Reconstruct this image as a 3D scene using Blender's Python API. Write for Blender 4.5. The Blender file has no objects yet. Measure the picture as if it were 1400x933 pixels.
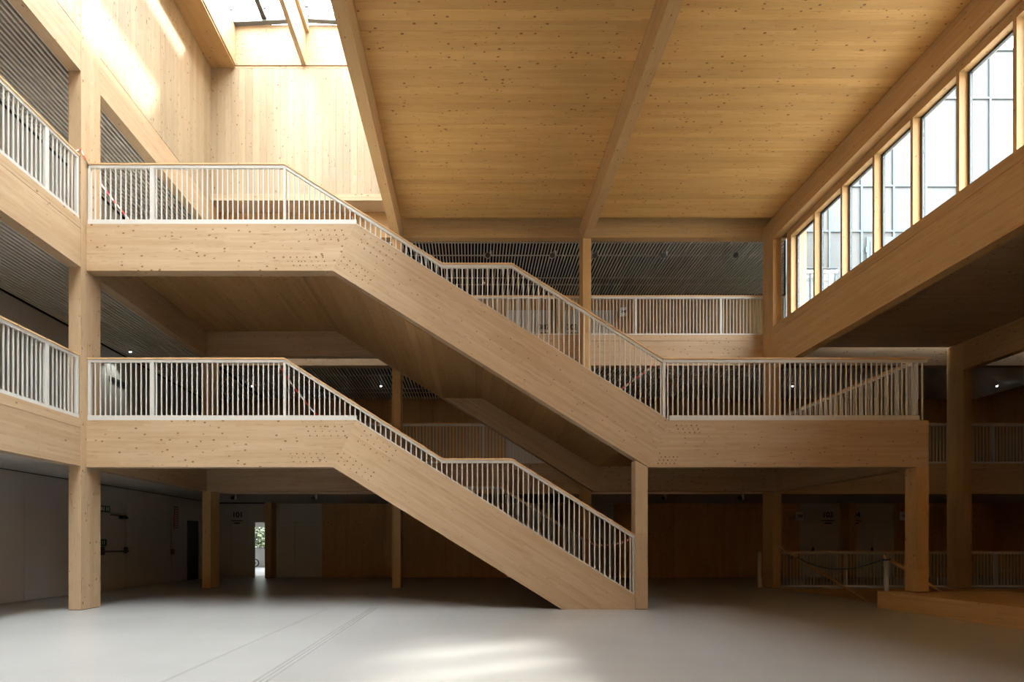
import bpy, math, random
from mathutils import Vector
random.seed(7)
SC = bpy.context.scene
COL = SC.collection

# ------------------------------------------------------------------ camera
F_PX = 787.5
cam_d = bpy.data.cameras.new('camera')
cam = bpy.data.objects.new('camera', cam_d)
COL.objects.link(cam)
cam.location = (0, 0, 1.2)
cam.rotation_euler = (math.pi / 2, 0, 0)
cam_d.sensor_fit = 'HORIZONTAL'
cam_d.sensor_width = 36
cam_d.lens = F_PX / 1400 * 36
cam_d.shift_x = 55 / 1400
cam_d.shift_y = 278.5 / 1400
cam_d.clip_end = 300
SC.camera = cam

# ------------------------------------------------------------------ light
world = bpy.data.worlds.new('overcast_sky')
SC.world = world
world.use_nodes = True
bg = world.node_tree.nodes['Background']
bg.inputs['Color'].default_value = (0.93, 0.97, 1.0, 1)
# overcast sky: three times brighter at the zenith than at the horizon
SKY_Z = 30.5
wt = world.node_tree
w_tc = wt.nodes.new('ShaderNodeTexCoord'); w_sp = wt.nodes.new('ShaderNodeSeparateXYZ')
w_mx = wt.nodes.new('ShaderNodeMath'); w_mx.operation = 'MAXIMUM'; w_mx.inputs[1].default_value = 0.0
w_ma = wt.nodes.new('ShaderNodeMath'); w_ma.operation = 'MULTIPLY_ADD'
w_ma.inputs[1].default_value = SKY_Z * 2 / 3; w_ma.inputs[2].default_value = SKY_Z / 3
wt.links.new(w_tc.outputs['Generated'], w_sp.inputs[0]); wt.links.new(w_sp.outputs[2], w_mx.inputs[0])
wt.links.new(w_mx.outputs[0], w_ma.inputs[0]); wt.links.new(w_ma.outputs[0], bg.inputs['Strength'])

sun_d = bpy.data.lights.new('sun', 'SUN')
sun_d.energy = 11.0
sun_d.angle = math.radians(3.0)
sun_d.color = (1.0, 0.95, 0.88)
sun = bpy.data.objects.new('sun', sun_d)
COL.objects.link(sun)
sun.location = (30, 20, 40)
sun.rotation_euler = Vector((-0.99, -0.585, -0.97)).to_track_quat('-Z', 'Y').to_euler()

SC.view_settings.view_transform = 'Standard'
SC.view_settings.look = 'None'
SC.view_settings.exposure = 0.0
SC.view_settings.gamma = 1.0
SC.view_settings.use_curve_mapping = False
SC.cycles.max_bounces = 14
SC.cycles.diffuse_bounces = 10
SC.cycles.glossy_bounces = 4
SC.cycles.transparent_max_bounces = 16
SC.cycles.sample_clamp_indirect = 8.0
SC.cycles.caustics_reflective = False
SC.cycles.caustics_refractive = False

# ------------------------------------------------------------------ materials
def lin(r, g, b):
    f = lambda c: (c / 255 / 12.92) if c / 255 <= 0.04045 else ((c / 255 + 0.055) / 1.055) ** 2.4
    return (f(r), f(g), f(b), 1)

def mat_new(name):
    m = bpy.data.materials.new(name)
    m.use_nodes = True
    return m, m.node_tree.nodes, m.node_tree.links, m.node_tree.nodes['Principled BSDF']

def plain(name, col, rough=0.5, spec=0.3, metal=0.0, var=0.0, vscale=6.0):
    m, N, L, b = mat_new(name)
    b.inputs['Base Color'].default_value = col
    b.inputs['Roughness'].default_value = rough
    b.inputs['Specular IOR Level'].default_value = spec
    b.inputs['Metallic'].default_value = metal
    if var:
        tc = N.new('ShaderNodeTexCoord')
        nz = N.new('ShaderNodeTexNoise'); nz.inputs['Scale'].default_value = vscale
        nz.inputs['Detail'].default_value = 5
        L.new(tc.outputs['Object'], nz.inputs['Vector'])
        mx = N.new('ShaderNodeMix'); mx.data_type = 'RGBA'
        mx.inputs['A'].default_value = tuple(c * (1 - var) for c in col[:3]) + (1,)
        mx.inputs['B'].default_value = tuple(min(1, c * (1 + var)) for c in col[:3]) + (1,)
        L.new(nz.outputs['Fac'], mx.inputs['Factor'])
        L.new(mx.outputs['Result'], b.inputs['Base Color'])
    return m

def wood(name, axis, slope=0.0, light=(0.51, 0.376, 0.246), dark=(0.40, 0.27, 0.150),
         lam_axis=None, lam=0.045, tint=0.10, knot_scale=10.5, knot_r=0.225, knot_share=0.72, rough=0.55):
    """spruce: long grain along axis, lamination tone steps across lam_axis, scattered dark knots"""
    m, N, L, b = mat_new(name)
    def math_(op, a, bb=None, cc=None):
        n = N.new('ShaderNodeMath'); n.operation = op
        for i, v in enumerate((a, bb, cc)):
            if v is None: continue
            if isinstance(v, (int, float)): n.inputs[i].default_value = v
            else: L.new(v, n.inputs[i])
        return n.outputs[0]
    tc = N.new('ShaderNodeTexCoord')
    oi = N.new('ShaderNodeObjectInfo')
    vec = tc.outputs['Object']
    if slope:
        r = N.new('ShaderNodeVectorRotate'); r.rotation_type = 'Y_AXIS'
        r.inputs['Angle'].default_value = slope
        L.new(vec, r.inputs['Vector']); vec = r.outputs[0]
    off = N.new('ShaderNodeVectorMath'); off.operation = 'MULTIPLY_ADD'
    cmb = N.new('ShaderNodeCombineXYZ')
    for i in range(3): L.new(oi.outputs['Random'], cmb.inputs[i])
    L.new(cmb.outputs[0], off.inputs[0])
    off.inputs[1].default_value = (37.3, 53.1, 71.7)
    L.new(vec, off.inputs[2])
    vec = off.outputs[0]
    ai = 'XYZ'.index(axis)
    def scaled(k_along, k_across):
        n = N.new('ShaderNodeVectorMath'); n.operation = 'MULTIPLY'
        s = [k_across] * 3; s[ai] = k_along
        n.inputs[1].default_value = s
        L.new(vec, n.inputs[0]); return n.outputs[0]
    g = N.new('ShaderNodeTexNoise'); g.inputs['Scale'].default_value = 1.0
    g.inputs['Detail'].default_value = 5; g.inputs['Roughness'].default_value = 0.65
    L.new(scaled(1.6, 34.0), g.inputs['Vector'])
    g2 = N.new('ShaderNodeTexNoise'); g2.inputs['Scale'].default_value = 1.0
    g2.inputs['Detail'].default_value = 3
    L.new(scaled(0.7, 3.2), g2.inputs['Vector'])
    sep = N.new('ShaderNodeSeparateXYZ'); L.new(vec, sep.inputs[0])
    la = lam_axis if lam_axis is not None else [c for c in 'ZYX' if c != axis][0]
    lo = sep.outputs['XYZ'.index(la)]
    li = math_('FLOOR', math_('DIVIDE', lo, lam))
    wn0 = N.new('ShaderNodeTexWhiteNoise'); wn0.noise_dimensions = '1D'
    L.new(li, wn0.inputs['W'])
    seg = math_('FLOOR', math_('DIVIDE', math_('MULTIPLY_ADD', wn0.outputs['Value'], 4.0, sep.outputs[ai]), 1.7))
    cm = N.new('ShaderNodeCombineXYZ'); L.new(li, cm.inputs[0]); L.new(seg, cm.inputs[1])
    wn = N.new('ShaderNodeTexWhiteNoise'); wn.noise_dimensions = '2D'
    L.new(cm.outputs[0], wn.inputs['Vector'])
    f = math_('ADD', math_('MULTIPLY', g.outputs['Fac'], 0.75), math_('MULTIPLY', g2.outputs['Fac'], 0.55))
    f = math_('ADD', f, math_('MULTIPLY', wn.outputs['Value'], 0.35))
    f = math_('MULTIPLY', math_('SUBTRACT', f, 0.45), 1.25)
    mx = N.new('ShaderNodeMix'); mx.data_type = 'RGBA'; mx.clamp_factor = True
    mx.inputs['A'].default_value = light + (1,); mx.inputs['B'].default_value = dark + (1,)
    L.new(f, mx.inputs['Factor'])
    hsv = N.new('ShaderNodeHueSaturation')
    L.new(mx.outputs['Result'], hsv.inputs['Color'])
    L.new(math_('MULTIPLY_ADD', oi.outputs['Random'], tint, 1.0 - tint * 0.5), hsv.inputs['Value'])
    # resin streaks
    g3 = N.new('ShaderNodeTexNoise'); g3.inputs['Scale'].default_value = 1.0; g3.inputs['Detail'].default_value = 1
    L.new(scaled(3.0, 55.0), g3.inputs['Vector'])
    stf = math_('MULTIPLY', math_('GREATER_THAN', g3.outputs['Fac'], 0.70), 0.35)
    # knots
    v = N.new('ShaderNodeTexVoronoi'); v.feature = 'F1'; v.inputs['Scale'].default_value = knot_scale
    L.new(scaled(0.62, 1.0), v.inputs['Vector'])
    sc = N.new('ShaderNodeSeparateColor'); L.new(v.outputs['Color'], sc.inputs[0])
    on = math_('GREATER_THAN', sc.outputs[0], 1.0 - knot_share)
    rad = math_('MULTIPLY', math_('MULTIPLY_ADD', sc.outputs[1], 0.75, 0.25), knot_r)
    mr = N.new('ShaderNodeMapRange'); mr.interpolation_type = 'SMOOTHSTEP'
    L.new(v.outputs['Distance'], mr.inputs['Value'])
    L.new(math_('MULTIPLY', rad, 0.55), mr.inputs['From Min']); L.new(rad, mr.inputs['From Max'])
    mr.inputs['To Min'].default_value = 1.0; mr.inputs['To Max'].default_value = 0.0
    kf = math_('MAXIMUM', math_('MULTIPLY', math_('MULTIPLY', mr.outputs[0], on), 0.84), stf)
    mk = N.new('ShaderNodeMix'); mk.data_type = 'RGBA'
    L.new(kf, mk.inputs['Factor']); L.new(hsv.outputs['Color'], mk.inputs['A'])
    mk.inputs['B'].default_value = (0.15, 0.066, 0.022, 1)
    L.new(mk.outputs['Result'], b.inputs['Base Color'])
    b.inputs['Roughness'].default_value = rough
    b.inputs['Specular IOR Level'].default_value = 0.28
    bp = N.new('ShaderNodeBump'); bp.inputs['Strength'].default_value = 0.06
    bp.inputs['Distance'].default_value = 0.004
    L.new(g.outputs['Fac'], bp.inputs['Height']); L.new(bp.outputs[0], b.inputs['Normal'])
    return m

SL = 0.6277
W_X = wood('spruce_grain_x', 'X', lam_axis='Z')
W_Y = wood('spruce_grain_y', 'Y', lam_axis='Z')
W_Z = wood('spruce_grain_z', 'Z', lam_axis='Y', lam=0.12)
BOUNCE_TINT = dict(light=(0.55, 0.36, 0.175), dark=(0.43, 0.258, 0.10))  # same spruce, with orange bounced light put into its colour
V_X = wood('bounce_tint_spruce_x', 'X', lam_axis='Z', **BOUNCE_TINT)
V_Y = wood('bounce_tint_spruce_y', 'Y', lam_axis='Z', **BOUNCE_TINT)
V_Z = wood('bounce_tint_spruce_z', 'Z', lam_axis='Y', lam=0.12, **BOUNCE_TINT)
W_S = wood('spruce_grain_slope', 'X', slope=math.atan(SL) * -1, lam_axis='Z')
CLT = dict(knot_scale=11.0, knot_r=0.27, knot_share=0.75, lam=0.1, tint=0.16)
C_X = wood('clt_board_x', 'X', lam_axis='Y', **CLT)
C_CURB = wood('clt_curb_board_y', 'Y', lam_axis='Z', **CLT)
C_CEIL = wood('clt_ceiling_board_x', 'X', lam_axis='Y', light=(0.65, 0.405, 0.155), dark=(0.515, 0.29, 0.09), **CLT)  # orange of interreflected light put into the ceiling board colour
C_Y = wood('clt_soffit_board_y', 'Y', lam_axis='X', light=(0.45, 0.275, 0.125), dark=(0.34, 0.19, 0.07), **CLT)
C_ZX = wood('clt_board_z_facing_y', 'Z', lam_axis='X', light=(0.42, 0.33, 0.225), dark=(0.345, 0.25, 0.15), **CLT)
C_ZY = wood('clt_board_z_facing_x', 'Z', lam_axis='Y', light=(0.42, 0.33, 0.225), dark=(0.345, 0.25, 0.15), **CLT)
C_BACK = wood('clt_wall_far', 'Z', lam_axis='X', lam=0.14, light=(0.58, 0.36, 0.165), dark=(0.46, 0.26, 0.10), tint=0.1)
W_RAIL = wood('handrail_oak_x', 'X', light=(0.72, 0.48, 0.26), dark=(0.60, 0.37, 0.18), knot_share=0.1)
W_RAILY = wood('handrail_oak_y', 'Y', light=(0.72, 0.48, 0.26), dark=(0.60, 0.37, 0.18), knot_share=0.1)
WHITE = plain('white_steel_paint', (0.61, 0.61, 0.59, 1), 0.4, 0.4)
GREYWALL = plain('light_grey_wall_panel', (0.50, 0.47, 0.43, 1), 0.6, 0.2, var=0.03, vscale=2)
PLASTER = plain('white_plaster', (0.60, 0.58, 0.55, 1), 0.8, 0.1, var=0.03)
LAND = plain('pale_bounce_landing', (0.62, 0.58, 0.52, 1), 0.6, 0.2, var=0.04)  # landing tops made paler so they bounce more skylight upward
DOORW = plain('white_door_laminate', (0.55, 0.535, 0.50, 1), 0.5, 0.3)
SLAT = plain('pale_metal_slat', (0.70, 0.67, 0.63, 1), 0.5, 0.3)
VOID = plain('black_void', (0.012, 0.012, 0.013, 1), 0.9, 0.1)  # black sheet standing in for the dark void above the slats
DARK = plain('dark_grey_metal', (0.035, 0.036, 0.038, 1), 0.4, 0.4)
ALU = plain('grey_aluminium', (0.30, 0.34, 0.36, 1), 0.45, 0.5, metal=0.3)
BLUEALU = plain('blue_grey_aluminium', (0.045, 0.062, 0.070, 1), 0.45, 0.4)
FROST = plain('frosted_facade_panel', (0.085, 0.09, 0.093, 1), 0.5, 0.2)
INK = plain('black_lettering', (0.02, 0.02, 0.022, 1), 0.6, 0.2)
RED = plain('red_tape', (0.70, 0.05, 0.03, 1), 0.45, 0.4)
TAPEW = plain('white_tape', (0.85, 0.84, 0.82, 1), 0.45, 0.4)
BLUE = plain('blue_rope', (0.03, 0.09, 0.20, 1), 0.7, 0.2)
GREEN = plain('dark_green_sign', (0.02, 0.10, 0.055, 1), 0.5, 0.3)
REDSIGN = plain('faded_red_sign', (0.28, 0.09, 0.06, 1), 0.6, 0.2)
LEAF = plain('leaf_green', (0.045, 0.055, 0.028, 1), 0.7, 0.2, var=0.35)
BARK = plain('grey_bark', (0.05, 0.045, 0.04, 1), 0.9, 0.1, var=0.2)
PLUG = plain('dark_dowel_plug', (0.19, 0.10, 0.05, 1), 0.8, 0.1)
PAVE = plain('pale_terrace_paving', (0.33, 0.32, 0.30, 1), 0.8, 0.1, var=0.05)
GROUND = plain('outdoor_ground', (0.06, 0.065, 0.045, 1), 0.9, 0.1, var=0.2)

def emit(name, col, s):
    m, N, L, b = mat_new(name)
    b.inputs['Base Color'].default_value = (0, 0, 0, 1)
    b.inputs['Emission Color'].default_value = col
    b.inputs['Emission Strength'].default_value = s
    return m
LED = emit('lit_led', (0.92, 0.96, 1.0, 1), 40)

def milk_mat():
    m, N, L, b = mat_new('milky_glass')
    N.remove(b)
    df = N.new('ShaderNodeBsdfDiffuse'); df.inputs['Color'].default_value = (0.085, 0.09, 0.093, 1)
    tl = N.new('ShaderNodeBsdfTranslucent'); tl.inputs['Color'].default_value = (0.42, 0.42, 0.40, 1)
    ad = N.new('ShaderNodeAddShader')
    L.new(df.outputs[0], ad.inputs[0]); L.new(tl.outputs[0], ad.inputs[1])
    L.new(ad.outputs[0], N['Material Output'].inputs['Surface'])
    return m
MILK = milk_mat()

def glass_mat():
    m, N, L, b = mat_new('clear_glass')
    N.remove(b)
    tr = N.new('ShaderNodeBsdfTransparent'); tr.inputs['Color'].default_value = (0.955, 0.97, 0.965, 1)
    gl = N.new('ShaderNodeBsdfGlossy'); gl.inputs['Roughness'].default_value = 0.02
    lw = N.new('ShaderNodeLayerWeight'); lw.inputs['Blend'].default_value = 0.5
    pw = N.new('ShaderNodeMath'); pw.operation = 'POWER'; pw.inputs[1].default_value = 4.0
    L.new(lw.outputs['Facing'], pw.inputs[0])
    fr = N.new('ShaderNodeMath'); fr.operation = 'MULTIPLY_ADD'; fr.inputs[1].default_value = 0.5; fr.inputs[2].default_value = 0.03
    L.new(pw.outputs[0], fr.inputs[0])
    mx = N.new('ShaderNodeMixShader')
    L.new(fr.outputs[0], mx.inputs[0]); L.new(tr.outputs[0], mx.inputs[1]); L.new(gl.outputs[0], mx.inputs[2])
    L.new(mx.outputs[0], N['Material Output'].inputs['Surface'])
    return m
GLASS = glass_mat()

def floor_mat():
    m, N, L, b = mat_new('polished_concrete')
    tc = N.new('ShaderNodeTexCoord')
    n1 = N.new('ShaderNodeTexNoise'); n1.inputs['Scale'].default_value = 0.8; n1.inputs['Detail'].default_value = 8
    n2 = N.new('ShaderNodeTexNoise'); n2.inputs['Scale'].default_value = 14; n2.inputs['Detail'].default_value = 6
    L.new(tc.outputs['Object'], n1.inputs['Vector']); L.new(tc.outputs['Object'], n2.inputs['Vector'])
    a = N.new('ShaderNodeMath'); a.operation = 'MULTIPLY_ADD'; a.inputs[1].default_value = 0.35
    L.new(n2.outputs['Fac'], a.inputs[0]); L.new(n1.outputs['Fac'], a.inputs[2])
    rp = N.new('ShaderNodeMapRange'); rp.inputs['From Min'].default_value = 0.4; rp.inputs['From Max'].default_value = 0.95
    L.new(a.outputs[0], rp.inputs['Value'])
    mx = N.new('ShaderNodeMix'); mx.data_type = 'RGBA'
    mx.inputs['A'].default_value = (0.335, 0.332, 0.324, 1); mx.inputs['B'].default_value = (0.405, 0.402, 0.393, 1)
    L.new(rp.outputs[0], mx.inputs['Factor']); L.new(mx.outputs['Result'], b.inputs['Base Color'])
    rr = N.new('ShaderNodeMapRange'); rr.inputs['To Min'].default_value = 0.26; rr.inputs['To Max'].default_value = 0.38
    L.new(n2.outputs['Fac'], rr.inputs['Value']); L.new(rr.outputs[0], b.inputs['Roughness'])
    b.inputs['Specular IOR Level'].default_value = 0.4
    return m
CONC = floor_mat()
FLOOR_LINE_FAINT = plain('faint_floor_line', (0.325, 0.322, 0.315, 1), 0.4, 0.3)
FLOOR_LINE = plain('floor_line_grey', (0.295, 0.292, 0.285, 1), 0.6, 0.2, var=0.15, vscale=9)

# ------------------------------------------------------------------ builders
def link(name, me, m, parent=None, loc=(0, 0, 0)):
    o = bpy.data.objects.new(name, me)
    COL.objects.link(o)
    if me is not None and m is not None and not me.materials: me.materials.append(m)
    p = Vector(loc)
    if parent is not None:
        o.parent = parent
        q = parent
        while q is not None:
            p = p - q.location; q = q.parent
    o.location = p
    return o

def tag(o, label=None, cat=None, group=None, kind=None):
    if label: o['label'] = label
    if cat: o['category'] = cat
    if group: o['group'] = group
    if kind: o['kind'] = kind
    return o

def thing(name, label, cat, loc=(0, 0, 0), group=None, kind=None):
    o = bpy.data.objects.new(name, None)
    o.empty_display_size = 0.2
    COL.objects.link(o); o.location = loc
    return tag(o, label, cat, group, kind)

def mesh(name, verts, faces):
    me = bpy.data.meshes.new(name)
    me.from_pydata(verts, [], faces); me.update()
    return me

BOXF = [(0, 3, 2, 1), (4, 5, 6, 7), (0, 1, 5, 4), (1, 2, 6, 5), (2, 3, 7, 6), (3, 0, 4, 7)]
_boxes = {}
def box_mesh(sx, sy, sz, m):
    k = (round(sx, 4), round(sy, 4), round(sz, 4), m.name if m else '')
    if k not in _boxes:
        x, y, z = sx / 2, sy / 2, sz / 2
        v = [(-x, -y, -z), (x, -y, -z), (x, y, -z), (-x, y, -z), (-x, -y, z), (x, -y, z), (x, y, z), (-x, y, z)]
        _boxes[k] = mesh('box', v, BOXF)
    return _boxes[k]

def box(name, x0, x1, y0, y1, z0, z1, m, parent=None):
    me = box_mesh(x1 - x0, y1 - y0, z1 - z0, m)
    return link(name, me, m, parent, ((x0 + x1) / 2, (y0 + y1) / 2, (z0 + z1) / 2))

def boxes(name, lst, m, parent=None):
    """several touching boxes of ONE piece as one mesh"""
    v, f = [], []
    cx = lst[0][0]; cy = lst[0][2]; cz = lst[0][4]
    for (x0, x1, y0, y1, z0, z1) in lst:
        b = len(v)
        v += [(x0 - cx, y0 - cy, z0 - cz), (x1 - cx, y0 - cy, z0 - cz), (x1 - cx, y1 - cy, z0 - cz), (x0 - cx, y1 - cy, z0 - cz),
              (x0 - cx, y0 - cy, z1 - cz), (x1 - cx, y0 - cy, z1 - cz), (x1 - cx, y1 - cy, z1 - cz), (x0 - cx, y1 - cy, z1 - cz)]
        f += [tuple(b + i for i in q) for q in BOXF]
    return link(name, mesh(name, v, f), m, parent, (cx, cy, cz))

def prism_y(name, poly, y0, y1, m, parent=None):
    """polygon in x-z (counter-clockwise seen from -y) extruded along y"""
    cx = sum(p[0] for p in poly) / len(poly); cz = min(p[1] for p in poly); cy = (y0 + y1) / 2
    n = len(poly); h = (y1 - y0) / 2
    v = [(p[0] - cx, -h, p[1] - cz) for p in poly] + [(p[0] - cx, h, p[1] - cz) for p in poly]
    f = [tuple(range(n)), tuple(reversed(range(n, 2 * n)))]
    f += [(i, n + i, n + (i + 1) % n, (i + 1) % n) for i in range(n)]
    return link(name, mesh(name, v, f), m, parent, (cx, cy, cz))

def cyl(name, p0, p1, r, m, parent=None, n=10, r2=None):
    p0, p1 = Vector(p0), Vector(p1); d = p1 - p0
    r2 = r if r2 is None else r2
    q = d.to_track_quat('Z', 'Y')
    v, f = [], []
    for k, (h, rr) in enumerate(((0, r), (d.length, r2))):
        for i in range(n):
            a = 2 * math.pi * i / n
            v.append(tuple(q @ Vector((rr * math.cos(a), rr * math.sin(a), h))))
    f.append(tuple(reversed(range(n)))); f.append(tuple(range(n, 2 * n)))
    f += [(i, (i + 1) % n, n + (i + 1) % n, n + i) for i in range(n)]
    return link(name, mesh(name, v, f), m, parent, p0)

def tube(name, pts, r, m, parent=None, n=8):
    pts = [Vector(p) for p in pts]; o = pts[0].copy()
    v, f = [], []
    for k, p in enumerate(pts):
        d = (pts[min(k + 1, len(pts) - 1)] - pts[max(k - 1, 0)]).normalized()
        q = d.to_track_quat('Z', 'Y')
        for i in range(n):
            a = 2 * math.pi * i / n
            v.append(tuple(p - o + q @ Vector((r * math.cos(a), r * math.sin(a), 0))))
    for k in range(len(pts) - 1):
        for i in range(n):
            f.append((k * n + i, k * n + (i + 1) % n, (k + 1) * n + (i + 1) % n, (k + 1) * n + i))
    f.append(tuple(reversed(range(n)))); f.append(tuple(range((len(pts) - 1) * n, len(pts) * n)))
    return link(name, mesh(name, v, f), m, parent, o)

def text(name, body, size, loc, m, parent=None, face='-Y'):
    cu = bpy.data.curves.new(name, 'FONT'); cu.body = body; cu.size = size; cu.extrude = 0.003; cu.offset = size * 0.022
    cu.align_x = 'CENTER'; cu.align_y = 'CENTER'
    t = bpy.data.objects.new('tmp', cu); COL.objects.link(t)
    me = bpy.data.meshes.new_from_object(t.evaluated_get(bpy.context.evaluated_depsgraph_get()))
    bpy.data.objects.remove(t); bpy.data.curves.remove(cu)
    for vv in me.vertices:
        x, y, z = vv.co
        vv.co = (x, -z, y) if face == '-Y' else (z, x, y)
    me.materials.clear()
    return link(name, me, m, parent, loc)

# ------------------------------------------------------------------ key dimensions
Z1, Z2 = 3.50, 7.13            # upper floor levels
BD = 0.867                     # beam depth
YF0, YF1 = 10.64, 10.86        # front stringer plane
YB0, YB1 = 15.46, 15.68        # rear stringer plane
R2a, R2b = 15.71, 16.257       # second column row
R3a, R3b = 20.45, 20.995       # third column row
YW = 21.0                      # back wall
YBM0, YBM1 = 16.27, 16.50      # gallery beams across the back
GX = [-7.35, -2.173, 3.03, 8.215, 13.41]
CW = 0.227
XL = -9.45                     # left wall
YN = -6.0                      # wall behind the viewer
XR = 19.0

# ------------------------------------------------------------------ floor
fl = boxes('floor', [(XL - 0.2, 8.35, YN, YW + 0.2, -0.25, 0), (8.35, XR, YN, 11.72, -0.25, 0), (8.35, XR, R2a + 0.05, YW + 0.2, -0.25, 0)], CONC)
tag(fl, 'pale grey polished concrete ground floor of the hall', 'floor', kind='structure')
for dx in (-0.06, -0.01, 0.045):
    box('floor_line', -1.86 + dx, -1.86 + dx + 0.032, 2.0, 10.95, 0.0005, 0.0015, FLOOR_LINE, fl)  # narrow strips slightly darker than the floor, running lengthwise
box('floor_line', -2.72, -2.68, 2.0, 10.8, 0.0005, 0.0015, FLOOR_LINE_FAINT, fl)

# stair well going down on the right
wl = thing('stairwell', 'timber lined stairwell sinking below the floor behind the low kerb', 'stairwell', (8.4, 15.7, -3.2), kind='structure')
box('well_lining', 8.36, XR, R2a - 0.0, R2a + 0.045, -3.2, -0.002, V_X, wl)
box('well_lining', 8.36, XR, 11.70, 11.74, -3.2, -0.002, PLASTER, wl)
box('well_lining', 8.352, 8.358, 11.70, R2a + 0.045, -3.3, -0.255, PLASTER, wl)
box('well_floor', 8.36, XR, 11.74, R2a, -3.3, -3.2, CONC, wl)
for i in range(17):
    box('tread', 8.37 + i * 0.28, 8.37 + (i + 1) * 0.28, 11.745, R2a - 0.01, -0.17 * (i + 1) - 0.05, -0.17 * (i + 1), CONC, wl)

# ------------------------------------------------------------------ left wall
wall_l = thing('wall_left', 'light grey panelled wall behind the side galleries', 'wall', (XL, 8, 0), kind='structure')
def lpanel(y0, y1, z0, z1, m=GREYWALL, name='wall_panel'):
    return box(name, XL - 0.12, XL, y0 + 0.007, y1 - 0.007, z0, z1, m, wall_l)
box('wall_backing', XL - 0.3, XL - 0.12, YN, YW + 0.2, -0.2, 14.3, DARK, wall_l)
for a, b_ in ((YN, 0.0), (0.0, 6.0), (6.0, 9.1), (9.1, 12.16), (12.16, 14.55)): lpanel(a, b_, 0.01, 2.72)
for a, b_ in ((15.77, 16.55), (16.55, 18.07), (18.07, 19.13), (20.1, YW)): lpanel(a, b_, 0.01, 2.72)
lpanel(14.55, 15.77, 2.03, 2.72); lpanel(19.13, 20.1, 2.02, 2.72)
for z0, z1 in ((Z1 + 0.01, 6.30), (Z2 + 0.01, 10.04)):
    for k in range(9): lpanel(12.08 - 3.0 * (6 - k), 12.08 - 3.0 * (5 - k) if k < 8 else YW, z0, z1)
    # last panels end at the back wall

# doors in the left wall
d = thing('door_1', 'pale exit door with dark push bar beside the front column', 'door', (XL, 15.1, 0), kind='structure')
box('leaf', XL - 0.11, XL - 0.01, 14.56, 15.76, 0.01, 2.02, GREYWALL, d)
pb = box('push_bar', XL + 0.05, XL + 0.085, 14.62, 15.74, 1.0, 1.04, DARK, d)
box('bracket', XL - 0.005, XL + 0.05, 15.66, 15.76, 0.97, 1.13, DARK, pb)
box('bracket', XL - 0.005, XL + 0.05, 14.66, 14.76, 0.93, 1.15, DARK, pb)
dc = box('closer_arm', XL - 0.005, XL + 0.03, 15.06, 15.74, 1.965, 1.99, DARK, d)
box('closer_body', XL - 0.005, XL + 0.06, 15.45, 15.75, 1.90, 1.962, DARK, dc)
d = thing('door_2', 'dark open doorway at the far end of the left wall', 'door', (XL, 19.6, 0), kind='structure')
box('leaf', XL - 0.118, XL - 0.08, 19.15, 20.08, 0.01, 2.0, DARK, d)  # dark sheet standing in for the shade inside the open doorway
box('door_frame', XL - 0.05, XL + 0.015, 20.02, 20.09, 0.0, 2.01, GREYWALL, d)
box('closer_arm', XL - 0.075, XL - 0.02, 19.2, 19.7, 1.93, 1.98, DARK, d)
def wallsign(name, label, y0, y1, z0, z1, m, marks=None):
    t = thing(name, label, 'sign', (XL, (y0 + y1) / 2, z0))
    box('plate', XL + 0.002, XL + 0.012, y0, y1, z0, z1, m, t)
    for (a, b_, c, e) in marks or []:
        box('pictogram', XL + 0.0125, XL + 0.015, a, b_, c, e, TAPEW if m is GREEN else GREYWALL, t)
    return t
wallsign('exit_sign', 'dark green exit pictogram plate above the push bar door', 14.6, 15.03, 2.04, 2.2, GREEN,
         [(14.64, 14.72, 2.07, 2.17), (14.76, 14.80, 2.07, 2.17), (14.88, 14.91, 2.07, 2.17), (14.95, 14.98, 2.07, 2.17)])
wallsign('push_sign', 'small dark green arrow plate on the push bar door', 14.6, 14.9, 1.16, 1.34, GREEN,
         [(14.70, 14.72, 1.2, 1.3), (14.78, 14.80, 1.2, 1.3)])
t = wallsign('notice_strip', 'narrow faded red vertical notice beside the dark doorway', 18.27, 18.53, 1.72, 2.42, REDSIGN)
for k in range(9):
    box('letter_mark', XL + 0.0125, XL + 0.014, 18.31, 18.49, 1.75 + k * 0.073, 1.79 + k * 0.073, GREYWALL, t)
t = thing('call_box', 'small dark alarm box on the wall below the red notice', 'alarm box', (XL, 18.14, 0.9))
box('housing', XL + 0.001, XL + 0.05, 18.08, 18.22, 0.9, 1.06, REDSIGN, t)
box('button', XL + 0.05, XL + 0.06, 18.12, 18.18, 0.95, 1.01, DARK, t)

# ------------------------------------------------------------------ back wall
wall_b = thing('wall_back', 'timber boarded rear wall behind the galleries', 'wall', (5, YW, 0), kind='structure')
def bpanel(x0, x1, z0, z1, m=C_BACK):
    return box('wall_panel', x0 + 0.004, x1 - 0.004, YW, YW + 0.2, z0, z1, m, wall_b)
def run(x0, x1, z0, z1, step=2.6):
    n = max(1, round((x1 - x0) / step)); w = (x1 - x0) / n
    for i in range(n): bpanel(x0 + i * w, x0 + (i + 1) * w, z0, z1)
run(-5.47, 1.3, 0, 2.74); run(5.17, 11.95, 0, 2.74); run(15.39, XR, 0, 2.74)
for z0, z1 in ((Z1, 6.6), (Z2, 10.6)):
    run(XL, 1.3, z0, z1); run(5.17, XR, z0, z1)
    bpanel(1.3, 5.17, z0 + 2.62, z1)
for (a, b_, c, e) in ((-7.0, XR, 0, 10.8), (XL - 0.3, -8.2, 0, 10.8), (-8.2, -7.0, 2.3, 10.8)):
    box('wall_backing', a, b_, YW + 0.205, YW + 0.35, c, e, DARK, wall_b)
box('floor_edge', XL, XR, YW, YW + 0.2, 2.75, Z1 - 0.01, C_BACK, wall_b)
box('floor_edge', XL, XR, YW, YW + 0.2, 6.61, Z2 - 0.01, C_BACK, wall_b)

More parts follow.
